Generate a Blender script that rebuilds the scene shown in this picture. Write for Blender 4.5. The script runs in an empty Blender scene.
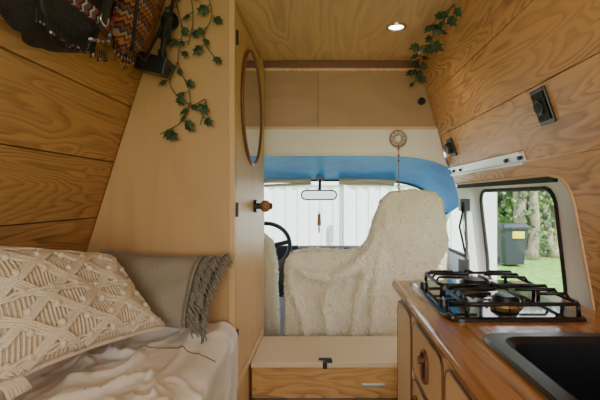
import bpy, bmesh, math, random
from mathutils import Vector, Matrix, noise
random.seed(7)
F=430.0; CX=325.0; CY=197.0; CZ=1.25
def at(px,py,d): return Vector(((px-CX)/F*d, d, CZ-(py-CY)/F*d))
def lin(a,b,t): return a+(b-a)*t
def interp(tab,z):
    if z<=tab[0][0]: return tab[0][1]
    for (a,b),(c,e) in zip(tab,tab[1:]):
        if z<=c: return lin(b,e,(z-a)/(c-a))
    return tab[-1][1]
RW=[(0,.88),(.9,.84),(1.30,.765),(1.45,.715),(1.64,.65),(1.84,.59),(2.03,.535)]
LW=[(0,-.96),(.9,-.955),(1.04,-.93),(2.03,-.62)]
BW=[(0,.95),(.9,.93),(1.3,.885),(1.6,.80),(2.05,.62)]
rwx=lambda z:interp(RW,z); lwx=lambda z:interp(LW,z); bwx=lambda z:interp(BW,z)
# ---------------- materials
def newmat(n):
    m=bpy.data.materials.new(n); m.use_nodes=True
    nt=m.node_tree; b=nt.nodes['Principled BSDF']; return m,nt,b
def N(nt,t,**k):
    n=nt.nodes.new(t)
    for a,v in k.items():
        if a.startswith('i_'): n.inputs[a[2:].replace('_',' ')].default_value=v
        else: setattr(n,a,v)
    return n
def math_(nt,op,a,b=None):
    n=nt.nodes.new('ShaderNodeMath'); n.operation=op
    for i,v in enumerate((a,b)):
        if v is None: continue
        if isinstance(v,(int,float)): n.inputs[i].default_value=v
        else: nt.links.new(v,n.inputs[i])
    return n.outputs[0]
def ramp(nt,fac,stops):
    r=nt.nodes.new('ShaderNodeValToRGB'); cr=r.color_ramp
    while len(cr.elements)<len(stops): cr.elements.new(.5)
    for e,(p,c) in zip(cr.elements,stops):
        e.position=p; e.color=(*c,1)
    nt.links.new(fac,r.inputs[0]); return r.outputs[0]
def mix(nt,fac,a,b,mode='MIX'):
    n=nt.nodes.new('ShaderNodeMix'); n.data_type='RGBA'; n.blend_type=mode
    for s,v in ((n.inputs[0],fac),(n.inputs[6],a),(n.inputs[7],b)):
        if isinstance(v,(int,float)): s.default_value=v
        elif isinstance(v,tuple): s.default_value=(*v,1)
        else: nt.links.new(v,s)
    return n.outputs[2]
def wood(name,light,dark,scale,freq=14,rough=.45,contrast=1.0,off=0,ringw=.62,warp=0.0):
    m,nt,b=newmat(name)
    tc=N(nt,'ShaderNodeTexCoord'); geo=N(nt,'ShaderNodeNewGeometry')
    r=math_(nt,'MULTIPLY',geo.outputs['Random Per Island'],17.0)
    r=math_(nt,'ADD',r,off)
    add=N(nt,'ShaderNodeVectorMath',operation='MULTIPLY'); nt.links.new(tc.outputs['Object'],add.inputs[0]); add.inputs[1].default_value=scale
    cmb=N(nt,'ShaderNodeCombineXYZ')
    for i in range(3): nt.links.new(r,cmb.inputs[i])
    ad=N(nt,'ShaderNodeVectorMath',operation='ADD'); nt.links.new(add.outputs[0],ad.inputs[0]); nt.links.new(cmb.outputs[0],ad.inputs[1])
    n1=N(nt,'ShaderNodeTexNoise',i_Scale=1.0,i_Detail=2.0,i_Roughness=.40,i_Distortion=.30+warp); nt.links.new(ad.outputs[0],n1.inputs['Vector'])
    v=math_(nt,'MULTIPLY',n1.outputs['Fac'],freq)
    v=math_(nt,'FRACT',v)
    ring=ramp(nt,v,[(0,(0,0,0)),(.30,(.08,.08,.08)),(.62,(.65,.65,.65)),(.84,(1,1,1)),(1,(0,0,0))])
    s2=N(nt,'ShaderNodeVectorMath',operation='MULTIPLY'); nt.links.new(ad.outputs[0],s2.inputs[0])
    mx=max(scale); s2.inputs[1].default_value=tuple(24 if q==mx or q>mx*.5 else 3 for q in scale)
    n2=N(nt,'ShaderNodeTexNoise',i_Scale=1.0,i_Detail=3.0,i_Roughness=.6); nt.links.new(s2.outputs[0],n2.inputs['Vector'])
    n3=N(nt,'ShaderNodeTexNoise',i_Scale=.6,i_Detail=1.0); nt.links.new(ad.outputs[0],n3.inputs['Vector'])
    n4=N(nt,'ShaderNodeTexNoise',i_Scale=1.1,i_Detail=0.0); nt.links.new(ad.outputs[0],n4.inputs['Vector'])
    amp=math_(nt,'ADD',math_(nt,'MULTIPLY',n4.outputs['Fac'],1.3),.25)
    fac=math_(nt,'MULTIPLY',math_(nt,'MULTIPLY',ring,ringw*contrast),amp)
    fine=math_(nt,'MULTIPLY',math_(nt,'SUBTRACT',n2.outputs['Fac'],.5),.9*contrast)
    fac=math_(nt,'ADD',fac,fine)
    fac=math_(nt,'ADD',fac,math_(nt,'MULTIPLY',math_(nt,'SUBTRACT',n3.outputs['Fac'],.42),.9*contrast))
    mid=tuple(a*.58+c*.42 for a,c in zip(light,dark))
    col=ramp(nt,fac,[(0,light),(.5,mid),(1,dark)])
    nt.links.new(col,b.inputs['Base Color'])
    b.inputs['Roughness'].default_value=rough
    bp=N(nt,'ShaderNodeBump',i_Strength=.12,i_Distance=.003); nt.links.new(fac,bp.inputs['Height']); nt.links.new(bp.outputs[0],b.inputs['Normal'])
    return m
def plain(name,col,rough=.5,metal=0,bump=0,bscale=60,var=.0,sheen=0,trans=0,emit=0,coat=0,dist=.01):
    m,nt,b=newmat(name)
    b.inputs['Roughness'].default_value=rough; b.inputs['Metallic'].default_value=metal
    tc=N(nt,'ShaderNodeTexCoord')
    n=N(nt,'ShaderNodeTexNoise',i_Scale=float(bscale),i_Detail=4.0,i_Roughness=.6); nt.links.new(tc.outputs['Object'],n.inputs['Vector'])
    f=ramp(nt,n.outputs['Fac'],[(.3,(0,0,0)),(.7,(1,1,1))])
    c=mix(nt,f,tuple(x*(1-var) for x in col),tuple(min(1,x*(1+var)) for x in col))
    nt.links.new(c,b.inputs['Base Color'])
    if bump:
        bp=N(nt,'ShaderNodeBump',i_Strength=bump,i_Distance=dist); nt.links.new(n.outputs['Fac'],bp.inputs['Height']); nt.links.new(bp.outputs[0],b.inputs['Normal'])
    if sheen: b.inputs['Sheen Weight'].default_value=sheen
    if coat: b.inputs['Coat Weight'].default_value=coat
    if emit:
        b.inputs['Emission Color'].default_value=(*col,1); b.inputs['Emission Strength'].default_value=emit
    return m
def stripes(name,cols,scale,axis):
    m,nt,b=newmat(name); b.inputs['Roughness'].default_value=.85
    tc=N(nt,'ShaderNodeTexCoord'); sp=N(nt,'ShaderNodeSeparateXYZ'); nt.links.new(tc.outputs['Object'],sp.inputs[0])
    tri=math_(nt,'PINGPONG',sp.outputs[1 if axis==2 else 2],.012)
    v=math_(nt,'ADD',sp.outputs[axis],tri); v=math_(nt,'FRACT',math_(nt,'MULTIPLY',v,scale))
    n=len(cols); r=nt.nodes.new('ShaderNodeValToRGB'); cr=r.color_ramp; cr.interpolation='CONSTANT'
    while len(cr.elements)<n: cr.elements.new(.5)
    for i,(e,c) in enumerate(zip(cr.elements,cols)): e.position=i/n; e.color=(*c,1)
    nt.links.new(v,r.inputs[0]); nt.links.new(r.outputs[0],b.inputs['Base Color']); return m
def glassmat(name,tint=(1,1,1),refl=.06):
    m=bpy.data.materials.new(name); m.use_nodes=True; nt=m.node_tree; nt.nodes.clear()
    o=N(nt,'ShaderNodeOutputMaterial'); t=N(nt,'ShaderNodeBsdfTransparent'); g=N(nt,'ShaderNodeBsdfGlossy',i_Roughness=.02); mx=N(nt,'ShaderNodeMixShader')
    t.inputs[0].default_value=(*tint,1); mx.inputs[0].default_value=refl
    nt.links.new(t.outputs[0],mx.inputs[1]); nt.links.new(g.outputs[0],mx.inputs[2]); nt.links.new(mx.outputs[0],o.inputs[0])
    return m
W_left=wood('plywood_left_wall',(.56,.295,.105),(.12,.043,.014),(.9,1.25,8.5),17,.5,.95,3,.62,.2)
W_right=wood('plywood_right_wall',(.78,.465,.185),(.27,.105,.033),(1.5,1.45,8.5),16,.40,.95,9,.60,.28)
W_ceil=wood('plywood_ceiling',(.76,.50,.25),(.38,.20,.085),(5.5,1.0,1),9,.42,.85,5,.54,.2)
W_bulk=wood('plywood_bulkhead',(.45,.27,.12),(.32,.17,.07),(1.0,1,3.0),5,.45,.6,1)
W_ward=wood('birch_panel',(.52,.31,.125),(.40,.225,.08),(5,5,.6),5,.45,.6,2)
W_door=wood('birch_door',(.66,.42,.185),(.52,.30,.12),(5,5,.6),5,.4,.5,6)
W_trimdark=wood('mahogany_trim',(.20,.075,.035),(.12,.04,.02),(1,5,5),5,.4,.6)
W_pale=wood('pale_ply',(.74,.52,.28),(.60,.38,.18),(1,1,4),4,.45,.5,4)
W_cream=wood('cream_ply',(.78,.62,.40),(.70,.52,.31),(1,4,4),4,.4,.4,8)
W_step=wood('pine_step',(.68,.37,.12),(.27,.11,.035),(1.5,1,9),12,.4,1.1,12)
W_counter=wood('varnished_worktop',(.52,.24,.075),(.20,.075,.022),(8,1.1,8),10,.13,.95,7)
W_trunk=wood('bark',(.34,.28,.20),(.10,.07,.05),(9,9,1.5),8,.9,1)
M_white=plain('white_panel',(.84,.79,.70),.5)
M_metalwhite=plain('white_painted_metal',(.76,.78,.80),.3)
M_blue=plain('blue_headliner',(.006,.30,1.0),.5,bump=.2,bscale=4,var=.3)
M_black=plain('black_plastic',(.015,.015,.017),.35)
M_iron=plain('cast_iron',(.010,.010,.011),.4,bump=.1,bscale=200)
M_rubber=plain('black_rubber',(.02,.02,.02),.7)
M_hob=plain('black_hob_glass',(.012,.011,.012),.08,coat=.5)
M_sink=plain('black_composite',(.012,.014,.018),.28,bump=.05,bscale=500)
M_chrome=plain('chrome',(.75,.75,.76),.15,1)
M_alu=plain('brushed_aluminium',(.60,.60,.59),.35,.8)
M_mirror=plain('mirror_glass',(.62,.60,.56),.03,1)
M_mirrordark=plain('darkened_mirror_glass',(.22,.25,.24),.08,1)  # tint darkened to hold down the bright reflection of the rear lamp
M_sheep=plain('sheepskin',(1.0,.90,.70),.9,bump=.7,bscale=120,var=.05,sheen=.5,dist=.015)
M_macr=plain('macrame_cotton',(.54,.42,.29),.9,bump=.5,bscale=180,var=.12)
M_cord=plain('macrame_cord',(.76,.64,.48),.9,bump=.5,bscale=250,var=.15)
M_linen=plain('taupe_linen',(.30,.255,.19),.9,bump=.3,bscale=260,var=.15)
M_fringe=plain('taupe_fringe',(.22,.19,.145),.95,bump=.5,bscale=200,var=.3)
M_duvet=plain('cotton_duvet',(.84,.775,.69),.85,bump=.25,bscale=9,var=.03)
M_seam=plain('duvet_seam',(.20,.17,.15),.85)
M_leaf=plain('ivy_leaf',(.030,.070,.025),.5,var=.6,bscale=25)
M_vine=plain('ivy_stem',(.05,.06,.02),.7)
M_bag=plain('black_bag_fabric',(.012,.011,.013),.65,bump=.5,bscale=60)
M_strap=stripes('woven_strap',[(.30,.03,.05),(.02,.02,.02),(.5,.42,.32),(.05,.10,.2)],28,1)
M_cloth=stripes('patterned_cloth',[(.26,.08,.03),(.05,.02,.02),(.42,.18,.07),(.24,.03,.03),(.38,.28,.17),(.03,.05,.10)],18,2)
M_leather=plain('brown_leather',(.16,.06,.035),.45,bump=.3,bscale=50,var=.4)
M_knob=plain('turned_wood_knob',(.30,.12,.045),.35)
M_garage=plain('white_sheet_metal',(.86,.87,.88),.5)
M_gap=plain('grey_seam',(.35,.38,.42),.6)
M_grass=plain('grass',(.15,.32,.05),.95,bump=.6,bscale=6,var=.5)
M_hedge=plain('hedge_leaf',(.12,.22,.045),.7,var=.7,bscale=2)
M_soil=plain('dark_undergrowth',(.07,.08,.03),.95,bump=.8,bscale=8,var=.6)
M_yellow=plain('yellow_label',(.8,.6,.05),.5)
M_bin=plain('bin_plastic',(.03,.035,.045),.5)
M_glass=glassmat('window_glass'); M_lamp=plain('led_disc',(1,.86,.6),.4,emit=14)
M_visor=plain('sun_visor_vinyl',(.62,.52,.38),.7)
M_lino=plain('grey_lino',(.25,.22,.19),.6,var=.2)
# ---------------- mesh builder
class B:
    def __init__(s): s.v=[];s.f=[];s.m=[];s.s=[];s.mats=[]
    def mi(s,m):
        if m not in s.mats: s.mats.append(m)
        return s.mats.index(m)
    def add(s,vs,fs,m,sm=False):
        o=len(s.v); s.v+= [Vector(q) for q in vs]; k=s.mi(m)
        for f in fs: s.f.append([o+i for i in f]); s.m.append(k); s.s.append(sm)
    def box(s,x0,x1,y0,y1,z0,z1,m):
        v=[(x,y,z) for x in(x0,x1) for y in(y0,y1) for z in(z0,z1)]
        s.add(v,[(0,1,3,2),(4,6,7,5),(0,4,5,1),(2,3,7,6),(0,2,6,4),(1,5,7,3)],m)
    def obox(s,c,ax,ay,az,m):
        c=Vector(c);ax=Vector(ax);ay=Vector(ay);az=Vector(az)
        v=[c+i*ax+j*ay+k*az for i in(-.5,.5) for j in(-.5,.5) for k in(-.5,.5)]
        s.add(v,[(0,1,3,2),(4,6,7,5),(0,4,5,1),(2,3,7,6),(0,2,6,4),(1,5,7,3)],m)
    def prism(s,pts,ext,m):
        n=len(pts); e=Vector(ext); p=[Vector(q) for q in pts]
        s.add(p+[q+e for q in p],[list(range(n))[::-1],list(range(n,2*n))]+[(i,(i+1)%n,n+(i+1)%n,n+i) for i in range(n)],m)
    def tube(s,pts,r,m,n=8,closed=False,cap=True):
        p=[Vector(q) for q in pts]; L=len(p); vs=[];fs=[]
        up=None
        for i in range(L):
            if closed: t=p[(i+1)%L]-p[i-1]
            else: t=p[min(i+1,L-1)]-p[max(i-1,0)]
            if t.length<1e-9: t=Vector((0,0,1))
            t.normalize()
            if up is None:
                up=t.orthogonal().normalized()
            up=(up-t*up.dot(t)); up=up.normalized() if up.length>1e-6 else t.orthogonal().normalized()
            w=t.cross(up); rr=r[i] if isinstance(r,(list,tuple)) else r
            for k in range(n):
                a=2*math.pi*k/n; vs.append(p[i]+up*(rr*math.cos(a))+w*(rr*math.sin(a)))
        R=L if closed else L-1
        for i in range(R):
            for k in range(n):
                j=(i+1)%L; fs.append((i*n+k,i*n+(k+1)%n,j*n+(k+1)%n,j*n+k))
        if cap and not closed:
            fs.append(list(range(n))[::-1]); fs.append([(L-1)*n+k for k in range(n)])
        s.add(vs,fs,m,True)
    def cyl(s,a,b,r,m,n=24,r2=None):
        a=Vector(a);b=Vector(b); r2=r if r2 is None else r2
        t=(b-a).normalized(); u=t.orthogonal().normalized(); w=t.cross(u); vs=[];
        for q,rr in((a,r),(b,r2)):
            for k in range(n):
                an=2*math.pi*k/n; vs.append(q+u*rr*math.cos(an)+w*rr*math.sin(an))
        s.add(vs,[(k,(k+1)%n,n+(k+1)%n,n+k) for k in range(n)],m,True)
        s.add(vs,[list(range(n))[::-1],list(range(n,2*n))],m)
    def ball(s,c,r,m,nu=20,nv=12):
        c=Vector(c); r=Vector(r) if not isinstance(r,(int,float)) else Vector((r,r,r)); vs=[];fs=[]
        for j in range(nv+1):
            th=math.pi*j/nv
            for i in range(nu):
                ph=2*math.pi*i/nu; vs.append(c+Vector((r.x*math.sin(th)*math.cos(ph),r.y*math.sin(th)*math.sin(ph),r.z*math.cos(th))))
        for j in range(nv):
            for i in range(nu): fs.append((j*nu+i,(j+1)*nu+i,(j+1)*nu+(i+1)%nu,j*nu+(i+1)%nu))
        s.add(vs,fs,m,True)
    def grid(s,fn,nu,nv,m,sm=True,skip=None):
        vs=[fn(i/nu,j/nv) for j in range(nv+1) for i in range(nu+1)]
        fs=[(j*(nu+1)+i,j*(nu+1)+i+1,(j+1)*(nu+1)+i+1,(j+1)*(nu+1)+i) for j in range(nv) for i in range(nu)]
        s.add(vs,fs,m,sm)
    def obj(s,name,bevel=0,mods=None,weld=False,parent=None):
        me=bpy.data.meshes.new(name); me.from_pydata([tuple(q) for q in s.v],[],s.f)
        for m in s.mats: me.materials.append(m)
        for p,k,sm in zip(me.polygons,s.m,s.s): p.material_index=k; p.use_smooth=sm
        bm=bmesh.new(); bm.from_mesh(me)
        if weld: bmesh.ops.remove_doubles(bm,verts=bm.verts,dist=1e-5)
        bmesh.ops.recalc_face_normals(bm,faces=bm.faces); bm.to_mesh(me); bm.free()
        o=bpy.data.objects.new(name,me); bpy.context.scene.collection.objects.link(o)
        if bevel:
            b=o.modifiers.new('bevel','BEVEL'); b.width=bevel; b.segments=2; b.limit_method='ANGLE'; b.angle_limit=math.radians(50)
        if parent: o.parent=parent
        return o
def rr_sdf(x,y,hx,hy,r):
    qx=abs(x)-hx+r; qy=abs(y)-hy+r
    return math.hypot(max(qx,0),max(qy,0))+min(max(qx,qy),0)-r
def rr_pts(a0,a1,b0,b1,r,angs):
    cx,cy=(a0+a1)/2,(b0+b1)/2; hx,hy=(a1-a0)/2,(b1-b0)/2; out=[]
    for a in angs:
        lo,hi=0,hx+hy
        for _ in range(30):
            m=(lo+hi)/2
            if rr_sdf(m*math.cos(a),m*math.sin(a),hx,hy,r)<0: lo=m
            else: hi=m
        out.append((cx+lo*math.cos(a),cy+lo*math.sin(a)))
    return out
def angset(c,outer,n=160):
    A=[2*math.pi*i/n for i in range(n)]
    A+= [math.atan2(y-c[1],x-c[0])%(2*math.pi) for x in outer[:2] for y in outer[2:]]
    return sorted(set(A))
def annulus(b,fn,inner,r,outer,m,rings=6,sm=True):
    c=((inner[0]+inner[1])/2,(inner[2]+inner[3])/2); A=angset(c,outer); P=rr_pts(*inner,r,A); O=[]
    for a in A:
        dx,dy=math.cos(a),math.sin(a); t=1e9
        if dx>1e-9: t=min(t,(outer[1]-c[0])/dx)
        if dx<-1e-9: t=min(t,(outer[0]-c[0])/dx)
        if dy>1e-9: t=min(t,(outer[3]-c[1])/dy)
        if dy<-1e-9: t=min(t,(outer[2]-c[1])/dy)
        O.append((c[0]+dx*t,c[1]+dy*t))
    vs=[];n=len(A)
    for k in range(rings+1):
        t=k/rings
        for p,o in zip(P,O): vs.append(fn(lin(p[0],o[0],t),lin(p[1],o[1],t)))
    fs=[(k*n+i,k*n+(i+1)%n,(k+1)*n+(i+1)%n,(k+1)*n+i) for k in range(rings) for i in range(n)]
    b.add(vs,fs,m,sm)
def ringpts(fn,inner,r,n=96):
    A=[2*math.pi*i/n for i in range(n)]
    return [fn(x,y) for x,y in rr_pts(*inner,r,A)]
def loft(b,r0,r1,m):
    n=len(r0); b.add(list(r0)+list(r1),[(i,(i+1)%n,n+(i+1)%n,n+i) for i in range(n)],m,True)
# ================= ROOM SHELL
Y0=-1.3; YB=2.5
b=B(); b.box(-1.0,1.0,Y0,3.95,-.05,0,M_lino); b.obj('floor')
b=B()
for x0,x1 in((-.66,.56),):
    b.box(x0,x1,Y0,YB,2.03,2.05,W_ceil)
b.box(-.8,.7,Y0,YB+.02,2.06,2.09,M_metalwhite)
b.obj('ceiling',.002)
def board(b,tab,z0,z1,y0,y1,mat,sgn):
    g=.0016
    p=[(interp(tab,z0+g),z0+g),(interp(tab,(z0+z1)/2),(z0+z1)/2),(interp(tab,z1-g),z1-g)]
    q=[(x+sgn*.012,z) for x,z in p][::-1]
    b.prism([(x,y0,z) for x,z in p+q],(0,y1-y0,0),mat)
b=B()
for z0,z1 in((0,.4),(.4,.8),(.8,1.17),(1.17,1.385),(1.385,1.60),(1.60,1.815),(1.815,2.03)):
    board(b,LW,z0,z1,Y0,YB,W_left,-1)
b.box(-1.0,-.975,Y0,YB,0,.5,M_metalwhite)
b.grid(lambda u,v:Vector((interp(LW,v*2.05)-.02,lin(Y0,YB,u),v*2.05)),2,16,M_rubber)  # added dark sheet behind the boards, keeps the seams dark and light-tight
b.obj('wall_left',.002)
b=B()
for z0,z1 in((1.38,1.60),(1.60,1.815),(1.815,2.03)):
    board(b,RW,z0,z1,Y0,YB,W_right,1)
WI=(1.34,3.00,.80,1.325)
annulus(b,lambda y,z:Vector((rwx(z),min(y,2.499),z)),WI,.10,(Y0,3.2,0,1.3785),W_right,8)
MI=(1.66,2.46,.78,1.285)
R0=ringpts(lambda y,z:Vector((rwx(z),y,z)),WI,.10,160); R1=ringpts(lambda y,z:Vector((bwx(z)-.012,y,z)),(WI[0],WI[1],WI[2]-.03,WI[3]),.10,160)
start=next(i for i in range(160) if R0[i].y<2.49 and R0[i-1].y>=2.49)
seq=[(start+k)%160 for k in range(160) if R0[(start+k)%160].y<2.49]
rin=[R0[i] for i in seq]; rout=[R1[i] for i in seq]; n_=len(seq)
b.add(rin+rout,[(i,i+1,n_+i+1,n_+i) for i in range(n_-1)],M_white,True)
b.grid(lambda u,v:Vector((interp(RW,1.37+v*.68)+.02,lin(Y0,YB,u),1.37+v*.68)),2,10,M_rubber)  # unseen dark backing added so no light leaks between these planks
b.obj('wall_right',.002)
b=B(); b.tube(rin,.006,W_pale,6); b.obj('trim_1')
b=B()
annulus(b,lambda y,z:Vector((bwx(z),y,z)),MI,.07,(1.0,2.66,0,1.42),M_metalwhite,4)
DI=(2.80,3.42,.86,1.235)
annulus(b,lambda y,z:Vector((bwx(z),y,z)),DI,.06,(2.66,3.95,0,1.30),M_metalwhite,4)
zs=[i*.1 for i in range(0,21)]
for a,c in zip(zs,zs[1:]):
    b.add([(rwx(a),YB,a),(1.0,YB,a),(1.0,YB,c),(rwx(c),YB,c)],[(0,1,2,3)],M_metalwhite)
    b.add([(lwx(a),YB,a),(-1.0,YB,a),(-1.0,YB,c),(lwx(c),YB,c)],[(0,1,2,3)],M_metalwhite)
b.tube([(bwx(.05)-.04,2.60,.05),(bwx(.8)-.03,2.60,.8),(bwx(1.3)-.03,2.58,1.32)],.035,M_metalwhite,10)
b.obj('wall_cab_right')
b=B()
annulus(b,lambda y,z:Vector((-bwx(z)-.02,y,z)),DI,.06,(2.5,3.95,0,1.30),M_metalwhite,4)
b.obj('wall_cab_left')
b=B(); ro=ringpts(lambda y,z:Vector((bwx(z),y,z)),MI,.07); b.tube(ro,.010,M_rubber,8,closed=True)
b.add([p+Vector((.004,0,0)) for p in ro],[list(range(len(ro)))],M_glass)
b.box(rwx(1.315)+.004,rwx(1.315)+.020,1.44,2.49,1.300,1.320,M_rubber)
b.obj('window_1')
for nm,sx,ox in(('window_2',1,0),('window_3',-1,-.02)):
    b=B(); ro=ringpts(lambda y,z:Vector((sx*bwx(z)+ox,y,z)),DI,.06); b.tube(ro,.012,M_rubber,8,closed=True); b.add([p+Vector((.004*sx,0,0)) for p in ro],[list(range(len(ro)))],M_glass)
    b.obj(nm)
def roofz(x,t):
    u=abs(x+.01)/.90
    return 1.50-.128*t**1.25-.26*u**6
b=B(); b.grid(lambda u,v:Vector((lin(-.905,.885,u),lin(2.5,3.12,v),roofz(lin(-.905,.885,u),v))),48,12,M_blue)
b.grid(lambda u,v:Vector((lin(-.95,.93,u),lin(2.5,3.12,v),roofz(lin(-.905,.885,u),v)+.03)),24,6,M_metalwhite)
b.obj('ceiling_cab')
def ws(u,v):
    x=lin(-.90,.88,u); z0=roofz(x,1); bow=.10*(1-(2*u-1)**2)
    return Vector((x,lin(3.12,3.72,v)+bow*v,lin(z0,.80,v)))
b=B(); b.grid(ws,32,10,M_glass)
e=[ws(i/32,0) for i in range(33)]; b.tube(e,.010,M_rubber,8)
for u in(0,1): b.tube([ws(u,j/10) for j in range(11)],.035,M_metalwhite,8)
b.tube([ws(i/32,1) for i in range(33)],.02,M_rubber,8)
b.obj('window_4')
for x0,x1 in((-.62,-.10),(.10,.50)):
    b=B()
    b.grid(lambda u,v:Vector((lin(x0,x1,u),3.03+.08*v,roofz(lin(x0,x1,u),.9)-.015-.025*v+.004*math.sin(u*math.pi))),8,4,M_visor)
    b.tube([(x0,3.11,roofz(x0,.9)-.040),(x1,3.11,roofz(x1,.9)-.040)],.010,M_visor,8)
    b.tube([(x0,3.04,roofz(x0,.9)-.015),(x1,3.04,roofz(x1,.9)-.015)],.010,M_visor,8)
    b.obj('sun_visor')
# bulkhead
b=B()
def bprism(x0,x1,z0,z1,y0,y1,m):
    b.prism([(x0,y0,z0),(min(x1,rwx(z0)-.002),y0,z0),(min(x1,rwx(z1)-.002),y0,z1),(x0,y0,z1)],(0,y1-y0,0),m)
bprism(-.62,-.041,1.652,2.028,2.48,2.495,W_bulk)
bprism(-.039,.9,1.652,2.028,2.48,2.495,W_bulk)
bprism(-.70,.9,1.51,2.05,2.4955,2.51,M_knob)  # dark sheet added behind the panels to stop bright gaps; borrows the knob material
xs=[-.72+i*(rwx(1.48)+.72)/24 for i in range(25)]
pts=[(x,2.480,roofz(x,0)-.008) for x in xs]+[(rwx(1.648),2.480,1.648),(-.72,2.480,1.648)]
b.prism(pts,(0,.015,0),M_white)
b.tube([(x,2.482,roofz(x,0)-.004) for x in xs],.008,M_white,8)
b.obj('wall_front',.0015)
b=B(); b.box(-.35,rwx(2.0)-.01,2.455,2.48,1.990,2.028,W_trimdark); b.box(-.35,rwx(1.95)-.0,2.46,2.48,1.970,1.990,W_ceil); b.obj('trim_2',.003)
b=B(); b.box(-.35,rwx(1.65)-.006,2.475,2.482,1.640,1.656,W_pale); b.obj('trim_3',.002)
# ================= WARDROBE
XW=-.35
b=B()
poly=[(XW-.022,.0),(XW-.022,2.026)]+[(lwx(z)+.004,z) for z in(2.026,1.7,1.4,1.04,.9,.4,0)]
b.prism([(x,1.67,z) for x,z in poly],(0,.018,0),W_ward)
b.box(XW-.022,XW,1.665,1.695,0,2.026,W_door)
b.box(XW-.022,XW-.006,1.695,2.40,0,.50,W_door)
b.box(XW-.02,XW,2.385,2.475,.0,2.026,W_door)
b.box(XW-.018,XW,1.698,2.382,.52,1.99,W_door)
b.box(XW-.022,XW-.004,1.695,2.385,1.993,2.026,W_ward)
b.box(XW-.02,XW+.006,1.695,2.40,.485,.515,W_pale)
poly2=[(x,2.455,z) for x,z in poly]; b.prism(poly2,(0,.015,0),W_ward)
for z in(1.88,1.20,.7):
    b.box(XW-.001,XW+.004,1.690,1.708,z-.028,z+.028,M_black); b.cyl((XW+.005,1.697,z-.028),(XW+.005,1.697,z+.028),.004,M_black,10)
b.obj('wardrobe',.002)
b=B(); c=Vector((XW+.001,2.05,1.67)); R=.262
ring=[c+Vector((.006,R*math.cos(a),R*math.sin(a))) for a in [i*2*math.pi/64 for i in range(64)]]
b.tube(ring,.007,W_trimdark,10,closed=True); b.cyl(c,c+Vector((.006,0,0)),R,M_mirror,64)
b.obj('round_mirror')
b=B(); k=Vector((XW,2.13,1.205))
b.cyl(k,k+Vector((.014,0,0)),.032,M_black); b.cyl(k+Vector((.014,0,0)),k+Vector((.035,0,0)),.015,M_black)
b.ball(k+Vector((.055,0,0)),(.028,.030,.030),M_knob); b.ball(k+Vector((.083,0,0)),(.008,.017,.017),M_black)
b.obj('door_knob')
# ================= BED
b=B()
b.box(-.945,-.375,Y0+.05,1.655,0,.42,W_pale); b.box(-.94,-.37,Y0+.05,1.65,.42,.70,M_white)
def duvet(u,v,off=0):
    y=lin(Y0+.05,1.655,v)
    L=.60+.38; s=u*L
    if s<.53: x=-.935+s; z=.77; nrm=Vector((0,0,1))
    elif s<.62:
        a=(s-.53)/.09*math.pi/2; x=-.405+.07*math.sin(a); z=.70+.07*math.cos(a); nrm=Vector((math.sin(a),0,math.cos(a)))
    else: x=-.335; z=.70-(s-.62)*.85; nrm=Vector((1,0,0))
    p=Vector((x,y,z))
    w=noise.noise(Vector((x*3.5,y*3.0,z*3)))*.028+noise.noise(Vector((x*9+3,y*6,z*6)))*.009
    q=Vector((x*5+y*3.0+9,y*2.6-x*6,z*4)); q+=Vector((1,1,0))*noise.noise(Vector((x*3,y*3,5)))*.9
    rid=1-abs(noise.noise(q))*4
    w+=max(0,rid)**2*.019
    rid=1-abs(noise.noise(q*2.1+Vector((4,7,1))))*4
    w+=max(0,rid)**2*.011
    rid=1-abs(noise.noise(q*4.3+Vector((1,2,9))))*4
    w+=max(0,rid)**2*.004
    k=1 if y<1.5 else max(.3,(1.66-y)/.16)
    p+=nrm*(w*k+off)
    if s>=.62: p.x=min(p.x,-.325)
    return p
b.grid(duvet,120,360,M_duvet)
b.tube([duvet(lin(.36,.60,i/40),(1.345+.03*math.sin(i/40*4)-Y0-.05)/(1.655-Y0-.05),.001) for i in range(41)],.0018,M_seam,6)
b.obj('bed')
# ================= CUSHIONS
class Cush:
    def __init__(s,TL,TR,BR,BL,th,pw=3.2):
        s.c=[Vector(q) for q in(TL,TR,BR,BL)]; s.th=th; s.pw=pw
        TL,TR,BR,BL=s.c; s.n=(TR-TL+BR-BL).cross(TL-BL+TR-BR).normalized()
        if s.n.y>0: s.n=-s.n
    def pt(s,u,v,side=1,off=0):
        TL,TR,BR,BL=s.c
        uu=.5+(u-.5)*(1-.10*(1-(2*v-1)**2)*abs(2*u-1)); vv=.5+(v-.5)*(1-.10*(1-(2*u-1)**2)*abs(2*v-1))
        p=TL*(1-uu)*(1-vv)+TR*uu*(1-vv)+BR*uu*vv+BL*(1-uu)*vv
        h=max(0,(1-abs(2*u-1)**s.pw))**.6*max(0,(1-abs(2*v-1)**s.pw))**.6
        w=noise.noise(p*9)*.018*h+noise.noise(p*20)*.005*h
        return p+s.n*side*(h*s.th+off+w)
    def build(s,b,m,n=44):
        b.grid(lambda u,v:s.pt(u,v,1),n,n,m); b.grid(lambda u,v:s.pt(u,v,-1),n,n,m)
C1=Cush((-.86,1.00,1.14),(-.735,1.46,1.045),(-.515,1.37,.835),(-.70,.90,.845),.065)
b=B(); C1.build(b,M_macr)
def line(u0,v0,u1,v1,off=.004,r=.0042,twist=0,n=26,ph=0):
    L=[]
    for i in range(n+1):
        t=i/n; u=lin(u0,u1,t); v=lin(v0,v1,t)
        if 0<=u<=1 and 0<=v<=1:
            L.append(C1.pt(u,v+ .006*math.sin(t*n*1.4+ph)*twist,1,off))
    if len(L)>1: b.tube(L,r,M_cord,6)
for i in range(1,44):
    line(i/44,.02,i/44,.98,.001,.0030,n=20)
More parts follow.
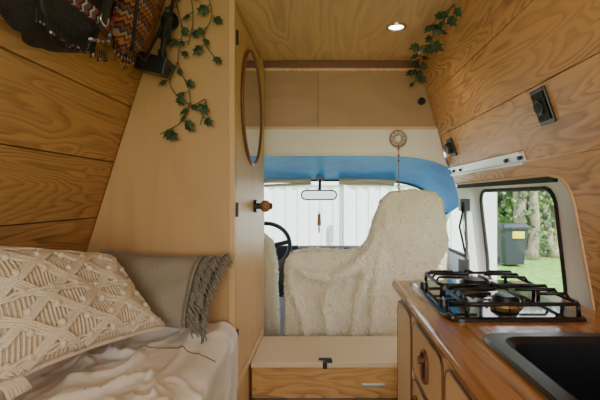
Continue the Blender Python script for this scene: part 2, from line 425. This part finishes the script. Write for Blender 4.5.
for k in range(-3,6):
    for o in(-.03,-.012,.012,.03):
        line(k*.30+o,0,k*.30+o+1,1,.008,.0050,1,30); line(k*.30+o+.1,1,k*.30+o+1.1,0,.008,.0050,1,30)
for v in(.06,.94,.5):
    for o in(-.012,.012): line(.02,v+o,.98,v+o,.010,.0045,1,60,o*200)
for iu in range(0,8):
    for iv in range(0,8):
        u=iu*.15-.02; v=iv*.15+.03
        if .05<u<.95 and .05<v<.95:
            b.ball(C1.pt(u,v,1,.009),.0095,M_cord,8,6)
b.tube([C1.pt(i/40,1,1,.002) for i in range(41)],.006,M_cord,8); b.tube([C1.pt(i/40,0,1,.002) for i in range(41)],.006,M_cord,8); b.tube([C1.pt(1,i/40,1,.002) for i in range(41)],.006,M_cord,8)
for i in range(30):
    v=i/30; p=C1.pt(.0,v,1,0); b.tube([p,p+Vector((-.005,-.03,-.01)),p+Vector((-.0,-.05,-.04))],.004,M_cord,5)
for i in range(14):
    u=.02+.09*i/14; p=C1.pt(u,.99,1,0); b.tube([p,p+Vector((.014,.004,-.012)),p+Vector((.024,.010*random.random(),-.034))],.0034,M_cord,5)
b.obj('macrame_cushion')
C2=Cush((-.83,1.585,1.055),(-.375,1.60,1.03),(-.425,1.43,.80),(-.70,1.46,.80),.06,2.6)
b=B(); C2.build(b,M_linen)
b.tube([C2.pt(i/30,.0,1,.002) for i in range(31)],.005,M_linen,6)
b.tube([C2.pt(.82,.02+i/30*.96,1,.002) for i in range(31)],.004,M_fringe,6)
for row,u in enumerate((.86,.93,1.0)):
    for i in range(40):
        v=(i+.3*row)/40
        if v>1: continue
        p=C2.pt(min(u,1),v,1,.004); r=random.random
        b.tube([p,p+Vector((.010+.012*r(),-.008-.008*r(),-.003)),p+Vector((.022+.016*r(),-.010-.010*r(),-.018-.018*r()))],[.0035,.0045,.002],M_fringe,6)
for v in(.0,.98):
    p=C2.pt(1,v,1,0)
    for i in range(10): 
        r=random.uniform; b.tube([p,p+Vector((.016+r(-.006,.008),-.01,r(-.01,.012))),p+Vector((.026+r(-.01,.01),-.014,-.03+r(-.012,.01)))],[.003,.004,.002],M_fringe,5)
b.obj('linen_cushion')
# ================= STEP BOX
b=B()
b.box(-.345,.80,2.02,2.36,0,.455,W_step); b.box(-.345,.80,2.0,2.38,.455,.48,W_cream)
b.box(0,.035,1.996,2.03,.478,.487,M_black); b.box(-.010,.010,1.985,2.0,.455,.49,M_black)
b.cyl((-.03,2.02,.489),(.03,2.02,.489),.006,M_black)
b.box(.17,.28,2.008,2.02,.362,.378,M_alu)
b.box(-.345,.80,2.012,2.02,.30,.306,M_black)
b.obj('storage_step',.003)
# ================= KITCHEN UNIT
b=B(); XC=.295; ZC=.90
SX0,SX1,SY0,SY1=.43,.74,.58,1.03
def slab(x0,x1,y0,y1): b.box(x0,x1,y0,y1,ZC-.032,ZC,W_counter)
XR=.832
slab(XC,SX0,-.2,1.80); slab(SX1,XR,-.2,1.80); slab(SX0,SX1,SY1,1.80); slab(SX0,SX1,-.2,SY0)
b.tube([(XC,-.2,ZC-.016),(XC,1.80,ZC-.016)],.016,W_counter,10)
b.tube([(XC,1.80,ZC-.016),(XR,1.80,ZC-.016)],.016,W_counter,10)
b.box(XC+.02,XR,-.2,1.78,0,.60,W_cream); b.box(XC+.02,XC+.035,-.2,1.78,.6,ZC-.03,W_cream); b.box(XC+.02,XR,1.765,1.78,.6,ZC-.03,W_cream)
b.box(XC+.012,XC+.02,-.2,1.78,ZC-.06,ZC-.03,W_trimdark)
def door(y0,y1,z0,z1,m):
    pts=[Vector((XC+.004,y,z)) for y,z in rr_pts(y0,y1,z0,z1,.03,[i*2*math.pi/64+.01 for i in range(64)])]
    b.prism(pts,(.016,0,0),m)
    b.tube([p+Vector((.002,0,0)) for p in pts],.004,W_trimdark,6,closed=True)
door(1.50,1.77,.06,.83,W_cream); door(1.10,1.47,.06,.64,W_pale); door(.62,1.07,.06,.64,W_pale); door(1.10,1.47,.66,.83,W_pale); door(.62,1.07,.66,.83,W_pale)
for y,z in((1.40,.55),(1.40,.42),(1.02,.55),(1.28,.745),(.85,.745)):
    rp=ringpts(lambda p,q:Vector((XC+.0,p,q)),(y-.035,y+.035,z-.045,z+.045),.034,32)
    b.tube(rp,.006,W_trimdark,8,closed=True); b.prism([q for q in rp],(.003,0,0),M_rubber)
    b.cyl((XC,y+.0,z+.02),(XC-.018,y,z+.02),.012,W_trimdark,14)
b.obj('kitchen_unit',.002)
b=B()
def rrv(a,r,z,n=64): return [Vector((x,y,z)) for x,y in rr_pts(*a,r,[i*2*math.pi/n for i in range(n)])]
o0=rrv((SX0-.045,SX1+.045,SY0-.045,SY1+.045),.035,ZC+.001); o1=rrv((SX0-.042,SX1+.042,SY0-.042,SY1+.042),.035,ZC+.012)
i0=rrv((SX0-.012,SX1+.008,SY0-.01,SY1+.01),.05,ZC+.013); i1=rrv((SX0+.004,SX1-.004,SY0+.006,SY1-.006),.05,ZC+.002); i2=rrv((SX0+.02,SX1-.02,SY0+.02,SY1-.02),.06,ZC-.17); i3=rrv((SX0+.06,SX1-.06,SY0+.06,SY1-.06),.06,ZC-.185)
for p,q in((o0,o1),(o1,i0),(i0,i1),(i1,i2),(i2,i3)): loft(b,p,q,M_sink)
b.add(i3,[list(range(64))],M_sink); b.cyl((.585,.8,ZC-.186),(.585,.8,ZC-.180),.04,M_chrome)
b.obj('kitchen_sink')
# hob
b=B(); hx0,hx1,hy0,hy1=.345,.745,1.20,1.76
p0=rrv((hx0,hx1,hy0,hy1),.02,ZC+.001); p1=rrv((hx0,hx1,hy0,hy1),.02,ZC+.008); p2=rrv((hx0+.008,hx1-.008,hy0+.008,hy1-.008),.018,ZC+.013)
loft(b,p0,p1,M_hob);loft(b,p1,p2,M_hob); b.add(p2,[list(range(64))],M_hob)
zt=ZC+.013; zg=ZC+.055
for (cx,cy,r) in((.565,1.345,.042),(.565,1.61,.055)):
    b.cyl((cx,cy,zt),(cx,cy,zt+.012),r+.012,M_chrome,32,r+.004); b.cyl((cx,cy,zt+.012),(cx,cy,zt+.026),r,M_iron,32,r*.9); b.cyl((cx,cy,zt+.026),(cx,cy,zt+.031),r*.8,M_iron,32)
    x0,x1,y0,y1=cx-.165,cx+.165,cy-.122,cy+.122
    fr=rrv((x0,x1,y0,y1),.02,zg-.01,48); b.tube(fr,.0060,M_iron,8,closed=True)
    for dx,dy in((1,0),(-1,0),(0,1),(0,-1)):
        ex=cx+dx*.165; ey=cy+dy*.122
        b.tube([(ex,ey,zg-.012),(ex-dx*.012,ey-dy*.012,zg+.006),(cx+dx*.03,cy+dy*.03,zg+.006)],.0055,M_iron,8)
    for sx in(-1,1):
        for sy in(-1,1):
            b.tube([(cx+sx*.158,cy+sy*.115,zg-.01),(cx+sx*.160,cy+sy*.117,zt)],.0065,M_iron,8)
            b.tube([(cx+sx*.165,cy+sy*.06,zg-.01),(cx+sx*.155,cy+sy*.06,zg+.006),(cx+sx*.07,cy+sy*.06,zg+.006)],.005,M_iron,8)
for y in(1.34,1.60):
    b.cyl((.370,y,zt),(.370,y,zt+.02),.016,M_black,20,.014); b.box(.368,.372,y-.012,y+.012,zt+.02,zt+.024,M_chrome)
b.obj('gas_hob')
# ================= RIGHT WALL FITTINGS
def wallbox(b,y,z,wy,hz,t,m,inset=0,sgn=1):
    a=Vector((rwx(z+.05)-rwx(z-.05),0,.1)).normalized(); nrm=Vector((-a.z,0,a.x))
    if nrm.x>0: nrm=-nrm
    c=Vector((rwx(z),y,z))+nrm*(t/2+inset)
    b.obox(c,nrm*t,Vector((0,wy,0)),a*hz,m); return c,nrm,a
b=B(); c,n,a=wallbox(b,1.345,1.535,.085,.115,.010,M_black); wallbox(b,1.345,1.535,.065,.09,.006,M_rubber,.010)
b.cyl(c+n*.010,c+n*.018,.024,M_black,20); b.cyl(c+n*.018,c+n*.020,.017,M_rubber,20); b.obj('power_socket',.003)
b=B(); c,n,a=wallbox(b,2.33,1.52,.085,.10,.012,M_black); b.cyl(c,c+n*.03,.03,M_black,20); b.obj('wall_switch',.003)
b=B(); 
c,n,a=wallbox(b,2.02,1.398,.90,.046,.006,M_alu)
wallbox(b,2.02,1.4165,.90,.009,.014,M_alu,.006); wallbox(b,2.02,1.3795,.90,.009,.014,M_alu,.006)
for yy in(1.60,1.72,2.30,2.42): b.cyl(c+Vector((0,yy-2.02,0)),c+Vector((0,yy-2.02,0))+n*.014,.008,M_black,12)
b.obj('aluminium_rail',.001)
b=B(); b.cyl((.555,2.48,1.80),(.555,2.465,1.80),.022,M_black); b.ball((.555,2.46,1.80),.014,M_black); b.obj('wall_sensor')
b=B(); c=Vector((.325,1.96,2.03))
rg=[c+Vector((.040*math.cos(i*math.pi/24),.040*math.sin(i*math.pi/24),-.004)) for i in range(48)]
b.tube(rg,.008,M_chrome,8,closed=True); b.cyl(c,c+Vector((0,0,-.004)),.034,M_lamp,32); b.obj('ceiling_spotlight')
M_brass=plain('aged_metal',(.50,.42,.30),.3,.8)
b=B(); c=Vector((.42,2.478,1.585)); 
b.cyl(c,c+Vector((0,-.012,0)),.016,M_brass)
for i in range(10):
    a=i*math.pi/5; rgp=[c+Vector((.030*math.cos(a)+.014*math.cos(q),-.010,.030*math.sin(a)+.014*math.sin(q))) for q in [j*math.pi/6 for j in range(12)]]
    b.tube(rgp,.003,M_brass,6,closed=True)
b.tube([c+Vector((.046*math.cos(q),-.008,.046*math.sin(q))) for q in [j*math.pi/16 for j in range(32)]],.005,M_knob,6,closed=True)
b.tube([c+Vector((0,-.014,-.03)),c+Vector((0,-.03,-.12)),c+Vector((0,-.03,-.27))],.0020,M_knob,6)
for z in(-.06,-.10,-.13): b.ball(c+Vector((0,-.026,z)),.007,M_knob,8,6)
b.ball(c+Vector((0,-.03,-.275)),(.010,.010,.020),M_chrome,8,8)
b.obj('hanging_pendant')
# ================= IVY
def leaf(b,c,dirv,nrm,s,m=None):
    d=Vector(dirv).normalized(); n=Vector(nrm).normalized(); w=d.cross(n).normalized(); n=w.cross(d)
    P=[(0,0),(.28,-.18),(.42,.02),(.72,.05),(.50,.38),(.62,.72),(.26,.66),(0,1.15),(-.26,.66),(-.62,.72),(-.50,.38),(-.72,.05),(-.42,.02),(-.28,-.18)]
    ctr=c+d*(.4*s)+n*(.10*s)
    vs=[ctr]+[c+w*(x*s*.75)+d*(y*s)-n*(.10*s*abs(x)) for x,y in P]
    k=len(P); b.add(vs,[(0,1+i,1+(i+1)%k) for i in range(k)],m or M_leaf)
def vine(b,pts,nl,s,face):
    P=[Vector(q) for q in pts]; out=[]
    for i in range(len(P)-1):
        for j in range(8):
            t=j/8; p0=P[max(i-1,0)];p1=P[i];p2=P[i+1];p3=P[min(i+2,len(P)-1)]
            out.append(.5*((2*p1)+(p2-p0)*t+(2*p0-5*p1+4*p2-p3)*t*t+(3*p1-p0-3*p2+p3)*t**3))
    out.append(P[-1]); b.tube(out,.0018,M_vine,6)
    for i in range(nl):
        q=out[int((i+.5)/nl*(len(out)-1))]; a=random.uniform(-1,1); sd=-1 if i%2 else 1
        f=Vector(face); side=Vector((1,0,0)) if abs(f.y)>.5 else Vector((0,1,0))
        d=side*sd*random.uniform(.3,1)+Vector((0,0,-random.uniform(.2,1)))+f*.15
        st=q+d.normalized()*.022+f*.006; b.tube([q,st],.0014,M_vine,5)
        leaf(b,st,d,f+Vector((random.uniform(-.8,.8),random.uniform(-.3,.3),random.uniform(-.2,.8))),s*random.uniform(.7,1.2))
b=B(); f=(0,-1,0); dd=1.645
vine(b,[at(172,-12,dd),at(182,30,dd),at(178,62,dd),at(190,95,dd),at(183,120,dd),at(160,134,dd)],13,.038,f)
vine(b,[at(205,-12,dd),at(212,15,dd),at(203,38,dd),at(215,58,dd)],7,.040,f)
vine(b,[at(178,62,dd),at(170,85,dd),at(190,105,dd),at(206,100,dd),at(200,125,dd)],7,.034,f)
vine(b,[at(190,-12,dd),at(193,20,dd),at(188,45,dd)],4,.036,f)
b.obj('ivy_garland')
b=B(); f=(-.5,-.8,.0)
vine(b,[(.52,1.72,2.022),(.50,1.86,2.0),(.485,2.0,1.965),(.475,2.12,1.99),(.49,2.25,1.96),(.50,2.40,1.955)],17,.044,f)
vine(b,[(.50,2.36,1.99),(.515,2.42,1.95),(.51,2.43,1.90)],4,.04,f)
vine(b,[(.52,1.72,2.022),(.47,1.78,1.99),(.45,1.88,1.985)],5,.04,f)
b.obj('ivy_garland')
# ================= LEFT CORNER ITEMS
b=B()
BC=Vector((-.635,1.03,1.78))
def bagf(u,v):
    th=2*math.pi*u; ph=math.pi*(v-.5)
    e=lambda w,p:math.copysign(abs(w)**p,w)
    x=.055*e(math.cos(ph),.5)*e(math.cos(th),.7); y=.18*e(math.cos(ph),.5)*e(math.sin(th),.7); z=.160*e(math.sin(ph),.7)
    q=Vector((x,y,z)); q+=Vector((1,1,1))*noise.noise(q*14)*.018
    q.x+= z*.30
    return BC+q
b.grid(bagf,48,30,M_bag)
for dz in(-.06,.02): b.obox(BC+Vector((.060+dz*.3,0,dz)),(.008,0,0),(0,.31,0),(.008,0,.026),M_strap)
for y in(-.10,.10): b.obox(BC+Vector((.066,y,-.02)),(.008,0,0),(0,.022,0),(.04,0,.14),M_black)
for y in(-.10,.10):
    for dz in(-.065,.015): b.tube([BC+Vector((.074+dz*.3,y+.018*math.cos(a),dz+.014*math.sin(a))) for a in [i*math.pi/8 for i in range(16)]],.003,M_chrome,6,closed=True)
b.tube([BC+Vector(q) for q in((.03,-.12,.2),(.02,-.10,-.10),(.0,-.02,-.175),(.02,.10,-.15),(.03,.15,.0),(.03,.14,.2))],.007,M_bag,8)
b.tube([BC+Vector(q) for q in((.05,.16,.2),(.04,.20,.03),(.03,.17,-.10),(.04,.06,-.13))],.005,M_strap,8)
for i in range(26):
    y=-.13+i*.0115; p=BC+Vector((.03,y,-.125-.02*math.cos(y*9))); L=.020+.012*random.random()
    b.tube([p,p+Vector((.002,0,-L))],.0018,M_bag,5); b.ball(p+Vector((.002,0,-L)),.0032,(M_bag,M_strap,M_leather)[i%3],8,6)
b.obj('black_shoulder_bag')
b=B()
HC=Vector((-.60,1.40,1.865))
def pouch(u,v):
    th=2*math.pi*u; h=v
    wy=.105*(1-(max(0,(.45-h))/.45)**2.4)**.5 if h<.45 else .105-.012*(h-.45)
    wx=.030*(1-(max(0,(.35-h))/.35)**2.2)**.5*(1-.5*max(0,h-.6))
    z=lin(-.155,.14,h)
    q=Vector((wx*math.cos(th)+z*.29,wy*math.sin(th)+.006*math.sin(th*7)*v,z+.006*math.sin(th*3)))
    q+=Vector((.4,1,1))*noise.noise(q*18)*.010
    return HC+Vector((-.015,0,0))+q
b.grid(pouch,48,30,M_cloth)
b.tube([pouch(i/40,1) for i in range(40)],.005,M_leather,8,closed=True)
for i in range(15):
    y=-.07+.01*i; p=HC+Vector((-.055,y,-.148+abs(y)*.45)); b.tube([p,p+Vector((.003,0,-.02)),p+Vector((0,.002,-.038-.012*(i%2)))],.0028,M_cloth if i%2 else M_bag,5)
b.tube([HC+Vector((.03,-.09,.13)),HC+Vector((.035,-.10,.0)),HC+Vector((-.01,-.04,-.15)),HC+Vector((.0,.03,-.16)),HC+Vector((.03,.10,-.02))],.006,M_bag,8)
b.obj('woven_pouch')
b=B()
b.cyl((-.60,1.67,1.93),(-.60,1.655,1.93),.035,M_black); b.tube([(-.60,1.66,1.93),(-.595,1.60,1.93),(-.585,1.585,1.90),(-.60,1.585,1.77)],.010,M_black,8)
b.tube([(-.565,1.60,1.99),(-.575,1.59,1.90),(-.60,1.585,1.80)],.007,M_black,8)
b.obox((-.63,1.58,1.735),(.105,0,-.025),(0,.06,0),(.015,0,.062),M_black); b.cyl((-.60,1.585,1.79),(-.60,1.585,1.75),.016,M_black,16)
b.cyl((-.60,1.60,1.845),(-.565,1.55,1.90),.026,M_black,16,.018); b.ball((-.585,1.575,1.865),.018,M_black,12,8)
b.obj('wall_lamp',.004)
# ================= CAB
def fleece(b,name,cover,vox=.009,smooth=10,count=30000):
    o=b.obj(name)
    r=o.modifiers.new('r','REMESH'); r.mode='VOXEL'; r.voxel_size=vox; r.use_smooth_shade=True
    s=o.modifiers.new('s','SMOOTH'); s.factor=.6; s.iterations=smooth
    for k,(sc,st) in enumerate(((.18,.022),(.05,.010),(.018,.011))):
        t=bpy.data.textures.new(name+'_t%d'%k,'CLOUDS'); t.noise_scale=sc; t.noise_depth=1
        d=o.modifiers.new('d%d'%k,'DISPLACE'); d.texture=t; d.strength=st; d.texture_coords='LOCAL'; d.mid_level=.5
    dg=bpy.context.evaluated_depsgraph_get(); me=bpy.data.meshes.new_from_object(o.evaluated_get(dg)); me.calc_loop_triangles()
    o.modifiers.clear(); o.data=me
    V=[v.co.copy() for v in me.vertices]; NV=[v.normal.copy() for v in me.vertices]
    tris=[t.vertices[:] for t in me.loop_triangles if cover(V[t.vertices[0]],NV[t.vertices[0]])]
    rnd=random.Random(3); vs=[v[:] for v in V]; fs=[tuple(p.vertices) for p in me.polygons]
    for _ in range(count):
        a,b_,c=tris[int(rnd.random()*len(tris))]
        u=rnd.random(); v=rnd.random()
        if u+v>1: u,v=1-u,1-v
        p=V[a]*(1-u-v)+V[b_]*u+V[c]*v; n=NV[a]
        d=(n*.35+Vector((rnd.gauss(0,.5),rnd.gauss(0,.15),rnd.gauss(-.1,.5)))).normalized()
        w=d.cross(n+Vector((rnd.gauss(0,.2),rnd.gauss(0,.2),rnd.gauss(0,.2)))).normalized()*.0032
        L=.006+.005*rnd.random(); q=p+d*L*.6; e=q+(d+Vector((rnd.gauss(0,.8),0,rnd.gauss(-.2,.8)))).normalized()*L*.5
        o_=len(vs); vs+=[(p-w-n*.001)[:],(p+w-n*.001)[:],(q+w)[:],(q-w)[:],e[:]]
        fs+=[(o_,o_+1,o_+2,o_+3),(o_+3,o_+2,o_+4)]
    m2=bpy.data.meshes.new(name+'_mesh'); m2.from_pydata(vs,[],fs); m2.materials.append(M_sheep)
    m2.polygons.foreach_set('use_smooth',[True]*len(m2.polygons)); m2.update(); o.data=m2
    return o
b=B()
def outline(pix,d): return [at(x,y,d) for x,y in pix]
o1=[(284,350),(284,300),(284,264),(290,254),(310,250),(345,251),(362,250),(370,238),(377,216),(382,201),(391,192),(412,189),(434,191),(443,200),(447,222),(449,260),(451,350)]
b.prism(outline(o1,2.52),(0,.13,0),M_sheep)
b.box(-.22,.70,2.56,3.02,.34,.50,M_sheep)
b.box(-.20,.68,2.50,2.98,0.0,.36,M_sheep)
def fold(pix,r,d=2.508): b.tube([at(x,y,d) for x,y in pix],r,M_sheep,10)
fold([(378,228),(370,250),(354,268),(332,279),(308,274),(290,262)],[.018,.030,.040,.038,.030,.018])
fold([(372,250),(366,275),(358,300),(352,340)],[.020,.030,.028,.018])
fold([(290,268),(292,290),(302,315),(306,345)],[.018,.026,.020,.016])
fold([(334,282),(324,300),(328,340)],[.018,.026,.018])
fold([(388,210),(380,250),(374,300),(372,340)],[.012,.020,.026,.018])
fleece(b,'passenger_seat',lambda p,n:(n.y<.3) and p.y<2.62 and p.z>.40,count=16000)
b=B()
o2=[(205,350),(205,245),(212,236),(238,232),(262,234),(271,243),(276,268),(278,350)]
b.prism(outline(o2,2.66),(0,.13,0),M_sheep); b.box(-.74,-.34,2.72,3.05,.34,.50,M_sheep); b.box(-.72,-.36,2.70,3.0,0,.36,M_sheep)
fleece(b,'driver_seat',lambda p,n:(n.y<.3) and p.z>.40 and p.x>-.5,count=4000)
b=B(); c=Vector((-.44,3.06,.90)); ax=Vector((0,-.82,.57)).normalized(); u=Vector((1,0,0)); w=ax.cross(u)
b.tube([c+u*.19*math.cos(a)+w*.19*math.sin(a) for a in [i*math.pi/32 for i in range(64)]],.016,M_black,10,closed=True)
for a in(0.2,math.pi-.2,-math.pi/2): b.tube([c-ax*.02,c+u*.18*math.cos(a)+w*.18*math.sin(a)],.016,M_black,8)
b.cyl(c-ax*.03,c+ax*.01,.06,M_black); b.cyl(c-ax*.03,c-ax*.12,.03,M_black)
b.obj('steering_wheel')
b=B()
prof=[(3.22,.50),(3.20,.70),(3.22,.785),(3.30,.83),(3.66,.79),(3.70,.50)]
b.prism([(-.86,y,z) for y,z in prof],(1.72,0,0),M_black)
b.prism([(-.66,3.20,.80),(-.66,3.24,.885),(-.66,3.36,.875),(-.66,3.40,.80)],(.46,0,0),M_black)
for x in(-.1,.1,.5): b.box(x-.06,x+.06,3.195,3.21,.70,.76,M_rubber)
b.box(.02,.14,3.19,3.205,.60,.66,M_alu)
b.obj('dashboard',.015)
b=B(); b.box(-.93,.93,3.87,3.93,0,.77,M_metalwhite); b.obj('wall_cab_front')
b=B(); c=at(319,195,2.95)
mr=[Vector((x,c.y,z)) for x,z in rr_pts(c.x-.125,c.x+.125,c.z-.036,c.z+.036,.032,[i*2*math.pi/48 for i in range(48)])]
b.prism(mr,(0,.03,0),M_black); mi=[Vector((c.x+(q.x-c.x)*.93,c.y-.002,c.z+(q.z-c.z)*.74)) for q in mr]; b.add(mi,[list(range(48))],M_mirrordark)
b.tube([c+Vector((0,.03,0)),c+Vector((.005,.05,.06)),Vector((c.x+.005,3.06,roofz(c.x,.9)))],.010,M_black,8)
b.box(c.x-.02,c.x+.03,3.03,3.08,roofz(c.x,.9)-.02,roofz(c.x,.9)+.01,M_black)
b.obj('rear_view_mirror',.003)
b=B(); b.tube([c+Vector((0,.015,-.034)),c+Vector((0,.015,-.11))],.0018,M_knob,5)
b.cyl(c+Vector((0,.015,-.11)),c+Vector((0,.015,-.13)),.006,M_chrome,12); b.cyl(c+Vector((0,.015,-.13)),c+Vector((0,.015,-.21)),.010,M_knob,14,.014)
b.tube([c+Vector((0,.015,-.21)),c+Vector((0,.015,-.26))],.006,M_knob,6)
b.obj('air_freshener')
b=B()
bp=[Vector((.80,2.50-.03,1.22)),Vector((.80,2.45,1.10)),Vector((.80,2.43,.98)),Vector((.79,2.42,.85)),Vector((.76,2.42,.66)),Vector((.72,2.42,.50))]
def strapm(P,w,m):
    vs=[]
    for p in P: vs+=[p+Vector((-w*.6,-w,0)),p+Vector((w*.6,w,0)),p+Vector((w*.6+.004,w-.002,0)),p+Vector((-w*.6+.004,-w-.002,0))]
    n=len(P)-1
    b.add(vs,[(4*i+k,4*i+(k+1)%4,4*i+4+(k+1)%4,4*i+4+k) for i in range(n) for k in range(4)],m,True)
strapm(bp,.020,M_rubber)
strapm([bp[0],bp[0]+Vector((-.03,-.0,-.14)),bp[0]+Vector((.0,-.02,-.30)),bp[4]+Vector((.03,0,.05))],.015,M_rubber)
b.box(.775,.83,2.46,2.50,1.17,1.24,M_black); b.box(.76,.80,2.39,2.45,.80,.90,M_black)
b.obj('seat_belt')
# ================= OUTSIDE
b=B(); b.box(-30,40,-20,40,-.6,-.5,M_grass); b.obj('ground_lawn')
b=B(); yG=6.2
b.box(-6,2.05,yG,yG+.3,-.5,3.2,M_garage)
x=-6
while x<2.0:
    b.box(x,x+.09,yG-.02,yG,-.5,2.9,M_garage); x+=.17
for xx in(-1.05,.22,1.50): b.box(xx-.012,xx+.012,yG-.028,yG-.015,-.5,2.9,M_gap)
for xx in(-1.0,-.9,.27,1.40): b.box(xx,xx+.05,yG-.045,yG-.02,-.5,2.9,M_garage)
b.box(-6,2.05,yG-.05,yG-.02,1.42,1.47,M_garage); b.box(.05,.12,yG-.07,yG-.04,.6,.85,M_gap)
b.obj('garage_building')
b=B(); c=Vector((4.75,11.0,-.5))
def ring4(w,d,z): return [c+Vector((sx*w/2,sy*d/2,z)) for sx,sy in((-1,-1),(1,-1),(1,1),(-1,1))]
L=[ring4(.46,.5,.06),ring4(.60,.70,.95),ring4(.66,.76,.95),ring4(.66,.78,1.0),ring4(.56,.6,1.07)]
for p,q in zip(L,L[1:]): b.add(p+q,[(i,(i+1)%4,4+(i+1)%4,4+i) for i in range(4)],M_bin)
b.add(L[0],[(0,1,2,3)],M_bin); b.add(L[-1],[(0,1,2,3)],M_bin)
for sx in(-.26,.26): b.cyl(c+Vector((sx-.03,.20,.10)),c+Vector((sx+.03,.20,.10)),.10,M_rubber)
b.tube([c+Vector((-.25,.38,.98)),c+Vector((.25,.38,.98))],.02,M_bin,8)
b.box(c.x-.10,c.x+.20,c.y-.345,c.y-.30,.22,.40,M_yellow)
b.obj('wheelie_bin',.01)
def tree(name,x,y,lean,seed,r0,stems):
    random.seed(seed); b=B()
    for k in range(stems):
        px=x+random.uniform(-.35,.35); p=Vector((px,y+random.uniform(-.2,.2),-.5)); P=[];R=[]
        for i in range(18):
            P.append(p.copy()); R.append(r0*(1-.03*i)*random.uniform(.85,1.15)*(1.5 if i==0 else 1))
            p=p+Vector((lean*.06+random.uniform(-.06,.06),random.uniform(-.04,.04),.24))
        b.tube(P,R,W_trunk,10)
    for i in range(900):
        z=random.uniform(-.3,3.8); cc=Vector((x+random.gauss(0,.35)+lean*(z+.5)*.25,y-.15+random.gauss(0,.15),z))
        leaf(b,cc,(random.uniform(-1,1),random.uniform(-.3,.3),random.uniform(-1,.4)),(random.uniform(-.4,.4),-1,random.uniform(-.1,.7)),random.uniform(.06,.13),M_hedge if i%2 else M_leaf) 
    return b.obj(name)
tree('ivy_tree',5.75,12.3,.3,3,.16,4)
tree('ivy_tree',6.55,12.7,-.4,5,.15,4)
random.seed(11)
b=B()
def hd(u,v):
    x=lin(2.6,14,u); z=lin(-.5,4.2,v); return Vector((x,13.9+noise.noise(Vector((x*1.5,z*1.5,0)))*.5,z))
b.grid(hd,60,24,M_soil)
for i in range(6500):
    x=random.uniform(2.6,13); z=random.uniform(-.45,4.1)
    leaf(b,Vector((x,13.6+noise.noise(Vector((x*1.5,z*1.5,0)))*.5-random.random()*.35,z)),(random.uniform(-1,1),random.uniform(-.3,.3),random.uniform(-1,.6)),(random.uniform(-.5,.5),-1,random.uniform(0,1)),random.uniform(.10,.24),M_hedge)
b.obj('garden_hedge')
# ================= LIGHT
w=bpy.data.worlds.new('World'); bpy.context.scene.world=w; w.use_nodes=True; nt=w.node_tree
bg=nt.nodes['Background']; tc=N(nt,'ShaderNodeTexCoord'); sp=N(nt,'ShaderNodeSeparateXYZ'); nt.links.new(tc.outputs['Generated'],sp.inputs[0])
col=ramp(nt,sp.outputs['Z'],[(0,(.92,.94,1)),(.5,(.74,.85,1))]); nt.links.new(col,bg.inputs[0]); bg.inputs[1].default_value=3.7
def light(name,kind,loc,rot,energy,col,**k):
    l=bpy.data.lights.new(name,kind); l.energy=energy; l.color=col
    for a,v in k.items(): setattr(l,a,v)
    o=bpy.data.objects.new(name,l); o.location=loc; o.rotation_euler=rot; bpy.context.scene.collection.objects.link(o); return o
s=light('sun','SUN',(0,-5,8),(0,0,0),9.5,(1,.96,.90),angle=.02)
s.rotation_euler=Vector((-.45,.62,-.85)).to_track_quat('-Z','Y').to_euler()
light('rear_fill_light','AREA',(.0,Y0+.02,1.30),(math.radians(84),0,0),14,(1,.94,.85),shape='RECTANGLE',size=1.1,size_y=.9)  # added area lamp at the rear opening, fills the interior
light('ceiling_spotlight_lamp','SPOT',(.325,1.96,2.01),(0,0,0),8,(1,.80,.56),spot_size=2.2,spot_blend=.8,shadow_soft_size=.03)
# ================= CAMERA
cam=bpy.data.cameras.new('camera'); co=bpy.data.objects.new('camera',cam); bpy.context.scene.collection.objects.link(co)
co.location=(0,0,CZ); co.rotation_euler=(math.radians(90),0,0); cam.sensor_width=36; cam.lens=F/600*36
cam.shift_x=-(CX-300)/600; cam.shift_y=-(200-CY)/600; cam.clip_start=.02
bpy.context.scene.camera=co
